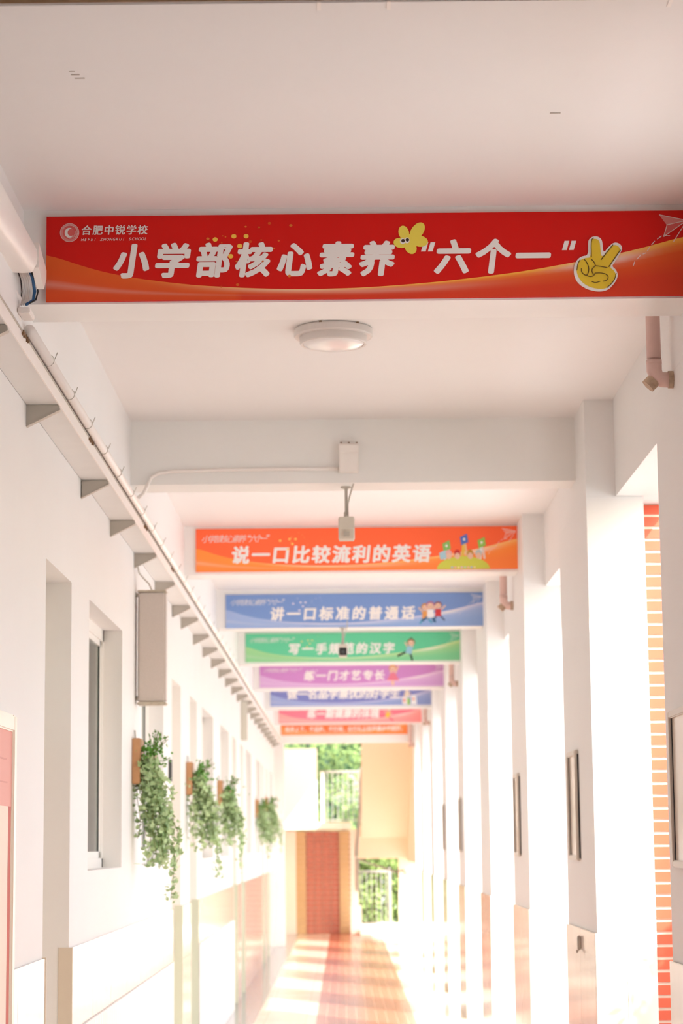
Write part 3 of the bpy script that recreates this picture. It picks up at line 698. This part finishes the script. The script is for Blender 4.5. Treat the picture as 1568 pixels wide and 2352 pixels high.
# ceiling trunking across the very top of the picture
t = thing('ceiling_trunking', (.1, 5.52, 2.14), 'flat white cable trunking across the ceiling at the top edge', 'trunking')
MB().bevbox(-1.07, 1.34, 5.495, 5.60, 2.138, ZC-.0005, .004).build('casing', CEIL, t)
MB().box(-1.07, 1.34, 5.491, 5.496, 2.143, ZC-.0005).build('dirt_line', mat('brown dust', (.34, .22, .13), .9, noise=.5, nscale=20), t)
for x in (-.045, .135, .86, -1.0): MB().box(x-.005, x+.005, 5.488, 5.545, 2.1345, 2.139).build('clip', PVC, t)
# scuffs on the ceiling
g = MB()
for x, y, a, b_ in ((-.739, 6.07, .012, .003), (-.73, 6.10, .014, .003), (.651, 6.448, .016, .004), (-.745, 6.04, .008, .002)): g.box(x-a, x+a, y-b_, y+b_, ZC-.0012, ZC-.0002)
g.build('ceiling_scuffs', mat('grey scuff', (.42, .37, .33), .9), kind='structure')

# ================================================================ LOUDSPEAKER + LEFT WALL ITEMS
t = thing('column_loudspeaker', (-1.11, 12.95, .807), 'tall grey column loudspeaker on wall brackets above the first plant', 'loudspeaker')
m = MB().bevbox(-1.186, -1.022, 12.90, 13.02, .812, 1.458, .012); m.build('cabinet', SPK, t)
MB().box(-1.174, -1.034, 12.893, 12.899, .835, 1.435).build('grille', mat('speaker cloth', (.56, .51, .47), .8, noise=.15, nscale=160), t)
MB().bevbox(-1.188, -1.02, 12.895, 13.02, .800, .816, .004).bevbox(-1.188, -1.02, 12.895, 13.02, 1.452, 1.464, .004).build('end_cap', mat('dusty cap', (.52, .47, .38), .8, noise=.3, nscale=40), t)
for z in (.84, 1.44): MB().box(-1.1995, -1.186, 12.93, 12.99, z-.008, z+.008).tube([(-1.1995, 12.95, z), (-1.18, 12.95, z)], .012, 8).build('wall_bracket', METAL, t)
MB().tube([(-1.19, 12.86, 1.63), (-1.175, 12.87, 1.56), (-1.15, 12.88, 1.53), (-1.12, 12.90, 1.50), (-1.105, 12.93, 1.462)], .0045, 7).build('cable', METAL, t)
o = MB().bevbox(-1.1995, -1.125, 26.2, 26.27, 1.20, 1.66, .004).build('riser_duct', mat('grey green duct', (.58, .57, .50), .5)); o['label'] = 'grey vertical cable duct dropping from the far end of the tray'; o['category'] = 'duct'
o = MB().bevbox(-1.1995, -1.178, 15.38, 15.46, .431, .579, .002).build('door_plate', DARK); o['label'] = 'small dark plate sticking out of the wall beside the second door'; o['category'] = 'plate'
# notice board at the left edge
t = thing('notice_board', (-1.18, 7.0, -.95), 'cream framed red and pink notice board cut by the left picture edge', 'notice board')
y0, y1, z0, z1 = 5.9, 8.04, -.95, .463
MB().bevbox(-1.1995, -1.168, y1-.06, y1, z0, z1, .006).bevbox(-1.1995, -1.168, y0, y0+.06, z0, z1, .006).bevbox(-1.1995, -1.168, y0+.06, y1-.06, z1-.06, z1, .006).bevbox(-1.1995, -1.168, y0+.06, y1-.06, z0, z0+.06, .006).build('frame', CREAMF, t)
MB().box(-1.1995, -1.178, y0+.06, y1-.06, .14, z1-.06, hexc('E2A094')).box(-1.1995, -1.178, y0+.06, y1-.06, z0+.06, .14, hexc('EADBCB')).build('poster', PRINT, t, label='poster, pink above and cream below')
m = MB()
for k in range(7): m.box(-1.178, -1.1772, y0+.1+k*.28, y0+.3+k*.28, .22+.0*k, .225, hexc('D48E82')).box(-1.178, -1.1772, y0+.12+k*.28, y0+.28+k*.28, .30, .306, hexc('D48E82'))
m.box(-1.178, -1.1772, y1-.13, y1-.07, z0+.08, .14, hexc('C2584E')); m.build('print_marks', PRINT, t)

# ================================================================ HANGING PLANTS
def leaf(m, p, s, rnd):
    a, b_, c_ = rnd.uniform(0, 6.28), rnd.uniform(-.9, .9), rnd.uniform(-.6, .6)
    R = Matrix.Rotation(a, 3, 'Z') @ Matrix.Rotation(b_+.9, 3, 'X') @ Matrix.Rotation(c_, 3, 'Y')
    L = [(0, 0, 0), (.30, .10, .02), (.42, .42, -.02), (.20, .45, .03), (.10, 1.0, -.06), (-.10, .62, .03), (-.40, .46, -.02), (-.28, .08, .02)]
    m.add([Vector(p)+R @ (Vector(q)*s) for q in L], [(0, 1, 2, 3), (0, 3, 4, 5), (0, 5, 6, 7)])
plants = [(12.73, .602, .345, 1.0, 'first hanging ivy on a wooden wall board, nearest and longest'), (17.09, .623, .377, .95, 'second hanging ivy on a wooden wall board'), (21.31, .602, .365, .9, 'third hanging ivy on a wooden wall board'), (30.3, .594, .354, .85, 'fourth hanging ivy on a wooden wall board, left of the farthest one'), (34.0, .70, .498, .9, 'fifth and farthest hanging ivy on a wooden wall board')]
for n_, (y, zt, zb, k, lb) in enumerate(plants):
    rnd = random.Random(40+n_)
    t = thing('hanging_plant', (-1.15, y+.1, zb-.1), lb, 'plant', 'hanging ivies on wooden wall boards')
    MB().bevbox(-1.1995, -1.154, y, y+.24, zb, zt, .004).build('board', WOOD, t)
    MB().lathe([(.0, zt-.19), (.028, zt-.19), (.042, zt-.10), (.046, zt-.095), (.04, zt-.095), (.0, zt-.10)], -1.108, y+.10, 16).build('pot', POT, t)
    MB().tube([(-1.19, y+.12, zt), (-1.194, y+.12, zt+.05)], .004, 6).build('hook', METAL, t)
    st = MB(); lf = MB(); ld = MB()
    for i in range(190):   # bushy top
        a = rnd.uniform(0, 6.28); r = abs(rnd.gauss(0, .042))
        leaf(ld, (-1.095+r*math.cos(a)*1.1, y+.08+r*math.sin(a)*1.6, zt-.10+rnd.gauss(.0, .038)), rnd.uniform(.018, .034), rnd)
    for i in range(8):
        e = (-1.09+rnd.uniform(-.03, .11), y+.08+rnd.uniform(-.06, .08), zt-.03+rnd.uniform(0, .07))
        st.tube([(-1.10, y+.1, zt-.1), e], .0022, 4)
        for q in range(6): leaf(ld, [a_+(b2-a_)*rnd.uniform(.5, 1) for a_, b2 in zip((-1.10, y+.1, zt-.1), e)], rnd.uniform(.016, .026), rnd)
    for i in range(26):
        L = rnd.uniform(.22, .62)*k
        x, yy, z = -1.11+rnd.uniform(-.05, .02), y+.1+rnd.uniform(-.09, .09), zt-.13
        dx = rnd.uniform(-.03, .14)*k; pts = [(x, yy, z)]
        if i == 0: L = .80*k; dx = .15*k
        if i == 1: L = .62*k; dx = .16*k
        ns = int(L/.02)
        ph = rnd.uniform(0, 6)
        for s_ in range(1, ns):
            q = s_/ns; X = x+dx*min(1, q*1.6)+.012*math.sin(q*9+ph); X = max(X, -1.19)
            pts.append((X, yy+.02*math.sin(q*7+ph), z+.02*math.sin(min(1, q*4)*3.14)-L*q))
            for h_ in range(2 if L < .6 else 3): leaf(lf, (X+rnd.gauss(0, .014), yy+rnd.gauss(0, .02), pts[-1][2]+rnd.gauss(0, .012)), rnd.uniform(.026, .050), rnd)
        if len(pts) > 2: st.tube(pts, .0018, 4)
    for i in range(int(110*k)):      # fullness of the curtain
        leaf(lf, (max(-1.185, -1.125+rnd.gauss(.012, .052)), y+.1+rnd.gauss(0, .06), zt-.16-abs(rnd.gauss(.16, .14))*k), rnd.uniform(.024, .042), rnd)
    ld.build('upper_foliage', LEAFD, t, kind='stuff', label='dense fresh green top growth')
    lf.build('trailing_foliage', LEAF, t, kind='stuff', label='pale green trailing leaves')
    st.build('stems', STEM, t, kind='stuff')

# ================================================================ STAIRWELL AT THE FAR END
MB().box(-1.5, -1.04, 38.75, 39.3, ZF, ZC).build('wall_end', PAINT, kind='structure')
MB().box(-1.55, -1.40, 39.3, 48, ZF, 4.2).build('wall_stairwell_left', PEACH, kind='structure')
t = thing('wall_far', (-.35, 44, ZF), None, None, kind='structure')
MB().box(-1.4, .12, 44.02, 44.4, ZF, .25).build('backing', MORT, t)
MB().box(-1.4, -.95, 43.95, 44.02, ZF, .25).build('left_pier', CREAMW, t)
src = None
for r in range(20):
    for c_ in range(4):
        wd = .1575; xx = -.752+c_*.16; z = ZF+.004+r*.0975
        if src is None: src = MB().box(xx, xx+.149, 44.0, 44.02, z, z+.0870).build('tile', BRICK2, t)
        else: instance(src, 'tile', t, (xx+.0745, 44.01, z))
src = None
for r in range(20):
    for xx in (-.948, -.108):
        z = ZF+.004+r*.0975
        if src is None: src = MB().box(xx, xx+.188, 43.97, 44.02, z, z+.0935).build('quoin_tile', SAND, t)
        else: instance(src, 'quoin_tile', t, (xx+.094, 43.995, z))
m = MB()
for r in range(0, 20, 1): m.box(.082, .10, 43.98, 44.3, ZF+.01+r*.0975, ZF+.07+r*.0975)
m.build('side_tiles', mat('shaded tile edge', (.35, .18, .08), .7), t, kind='stuff')  # tile sides in shadow, the shade put into this dark brown
# landing
t = thing('landing', (-.4, 43.6, .25), None, None, kind='structure')
MB().box(-1.38, .13, 43.0, 45.6, .27, .395).build('slab', CREAMW, t)
MB().box(-1.38, -.52, 43.02, 43.2, .396, 1.80).build('parapet', CREAMW, t)
MB().box(.0, .13, 42.96, 43.0, .27, .39).build('edge_nosing', CREAMW, t)
# post
o = MB().bevbox(.10, .255, 43.3, 43.5, ZF, .27, .01).bevbox(.09, .30, 43.25, 43.55, ZF, ZF+.55, .01).build('stair_post', CREAMW, kind='structure')
# upper flight seen from below and its beam
t = thing('stair_flight', (.8, 42, -.3), None, None, kind='structure')
fixn(MB().prism_x([(44.1, .10), (39.6, 2.05), (39.6, 2.25), (44.1, .32)], .32, 1.34).build('soffit', PEACH, t))
MB().box(.27, 1.34, 44.1, 44.35, -.30, .33).build('beam', PEACH, t)
m = MB()
for k in range(12): m.box(.34, 1.32, 43.9-k*.36-.34, 43.9-k*.36, .36+k*.158, .50+k*.158)
m.build('tread', CREAMW, t)
MB().box(1.05, 1.7, 44.36, 44.6, ZF, .3).build('wall_end_right', PEACH, kind='structure')
MB().box(-1.6, 1.70, 37.91, 48.5, 4.2, 4.4).build('stairwell_roof', PEACH, kind='structure')
MB().box(1.22, 1.5, 38.86, 44.3, -.35, 2.2).build('wall_stairwell_right', PEACH, kind='structure')
# entrance steps
t = thing('entrance_steps', (.75, 43.6, ZF), 'pale steps at the corridor end beside the stair post', 'steps')
for k in range(2): MB().bevbox(.27, 1.25, 43.0+k*.5, 44.1, ZF+k*.09, ZF+(k+1)*.09, .006).build('step', CREAMW, t)
# railings
def railing(x0, x1, y, z0, z1, n, name, label, cat='railing'):
    t = thing(name, ((x0+x1)/2, y, z0), label, cat)
    MB().tube([(x0, y, z1), (x1, y, z1)], .022, 10).build('handrail', RAIL, t, smooth=True)
    MB().tube([(x0, y, z0+.06), (x1, y, z0+.06)], .014, 8).build('bottom_rail', RAIL, t, smooth=True)
    s0 = None
    for k in range(n):
        x = x0+(x1-x0)*(k+.5)/n
        if s0 is None: s0 = MB().tube([(x, y, z0+.02), (x, y, z1)], .009, 8).build('baluster', RAIL, t)
        else: instance(s0, 'baluster', t, (x, y, z0+.02))
    return t
t = railing(-.50, .34, 45.2, .396, 1.42, 8, 'landing_railing', 'steel railing with balusters on the upper landing')
MB().tube([(-.44, 45.2, .396), (-.44, 45.2, 1.42)], .035, 10).build('post', CREAMW, t)
t = railing(.29, .98, 46.4, ZF+.05, -.58, 7, 'garden_gate', 'low metal gate before the greenery at lower right of the stairwell', 'gate')
MB().tube([(.90, 46.4, ZF), (.90, 46.4, -.50)], .03, 10).build('post', RAIL, t)
t = thing('stair_handrail', (.33, 44, 0), 'curved steel stair handrail beside the upper flight', 'handrail')
MB().tube([(.22, 43.3, -.25), (.27, 43.2, .35), (.31, 42.9, .75), (.31, 42.4, 1.15), (.33, 42.0, 1.38)], .03, 10).build('rail', RAIL, t, smooth=True)
MB().tube([(.24, 43.28, -.9), (.24, 43.28, -.3)], .03, 10).build('post', RAIL, t)
MB().tube([(.22, 43.25, -.3), (.98, 44.0, -.56), (1.12, 43.6, -.52), (1.16, 43.4, -.60)], .02, 8).build('lower_rail', RAIL, t, smooth=True)

# ================================================================ GREENERY
def leafmass(cx, cy, cz, rx, ry, rz, n, s, m, rnd, flat=False):
    for i in range(n):
        while True:
            p = Vector((rnd.uniform(-1, 1), rnd.uniform(-1, 1), rnd.uniform(-1, 1)))
            if flat or .45 < p.length < 1: break
        c = (cx+p.x*rx, cy+p.y*ry, cz+p.z*rz); e1 = Vector((rnd.gauss(0, 1), rnd.gauss(0, 1), rnd.gauss(0, 1))).normalized(); e2 = e1.orthogonal().normalized()
        q = s*rnd.uniform(.6, 1.3); C = Vector(c)
        m.add([C-e1*q, C+e2*q*.45, C+e1*q, C-e2*q*.45], [(0, 1, 2, 3)])
rnd = random.Random(5)
for (x, y, h, wd, lb, mt, n) in ((.6, 49.0, 1.75, 1.0, 'clipped green hedge behind the garden gate', HLEAF, 9000), (-1.2, 52.0, 4.2, 1.5, 'light green shrub seen through the landing railing', HLEAF, 9000)):
    t = thing('hedge', (x, y, ZF-.1), lb, 'hedge')
    m = MB(); leafmass(x, y, ZF+h/2, wd*1.6, .7, h/2, n, .07, m, rnd, True); m.build('foliage', mt, t, kind='stuff')
    MB().tube([(x, y, ZF-.1), (x, y, ZF+h*.6)], .08, 8).build('trunk', BARK, t)
for (x, y, h, r, lb) in ((.4, 60, 5.4, 2.2, 'dark green tree beyond the landing, above the railing'), (-5.6, 62, 6.0, 2.4, 'dark tree farther left behind the stairwell'), (7.8, 58, 5.5, 2.2, 'tree on the right behind the stairwell')):
    t = thing('tree', (x, y, ZF-.1), lb, 'tree')
    m = MB()
    for k in range(9): leafmass(x+rnd.gauss(0, r*.5), y+rnd.gauss(0, r*.4), ZF+h*.55+rnd.gauss(0, r*.5), r*.6, r*.6, r*.5, 1300, .13, m, rnd)
    m.build('crown', TLEAF, t, kind='stuff'); MB().tube([(x, y, ZF-.1), (x+.1, y, ZF+h*.6)], [.18, .10], 10).build('trunk', BARK, t)
t = thing('shrub', (2.75, 9.0, ZF-.1), 'added unseen shrub outside the nearest right opening, shading the near bay', 'shrub')  # added out of view so its shade falls on the near bay and pier
m = MB(); leafmass(2.75, 9.1, ZF+1.15, .42, .85, 1.25, 11000, .06, m, rnd, True); m.build('foliage', HLEAF, t, kind='stuff')
MB().tube([(2.75, 9.0, ZF-.1), (2.75, 9.0, ZF+1.6)], .05, 8).build('trunk', BARK, t)
# planted edge outside the right-hand openings
t = thing('hedge', (5.2, 14, ZF-.1), 'low clipped hedge along the paving outside the right-hand openings', 'hedge')
m = MB(); leafmass(5.4, 16, ZF+.25, .35, 22, .35, 16000, .06, m, rnd, True); m.build('foliage', HLEAF, t, kind='stuff')
MB().box(5.12, 5.68, -6, 38, ZF-.1, ZF).build('bed', SOIL, t)

for o in bpy.data.objects:
    if 'w' in o: del o['w']
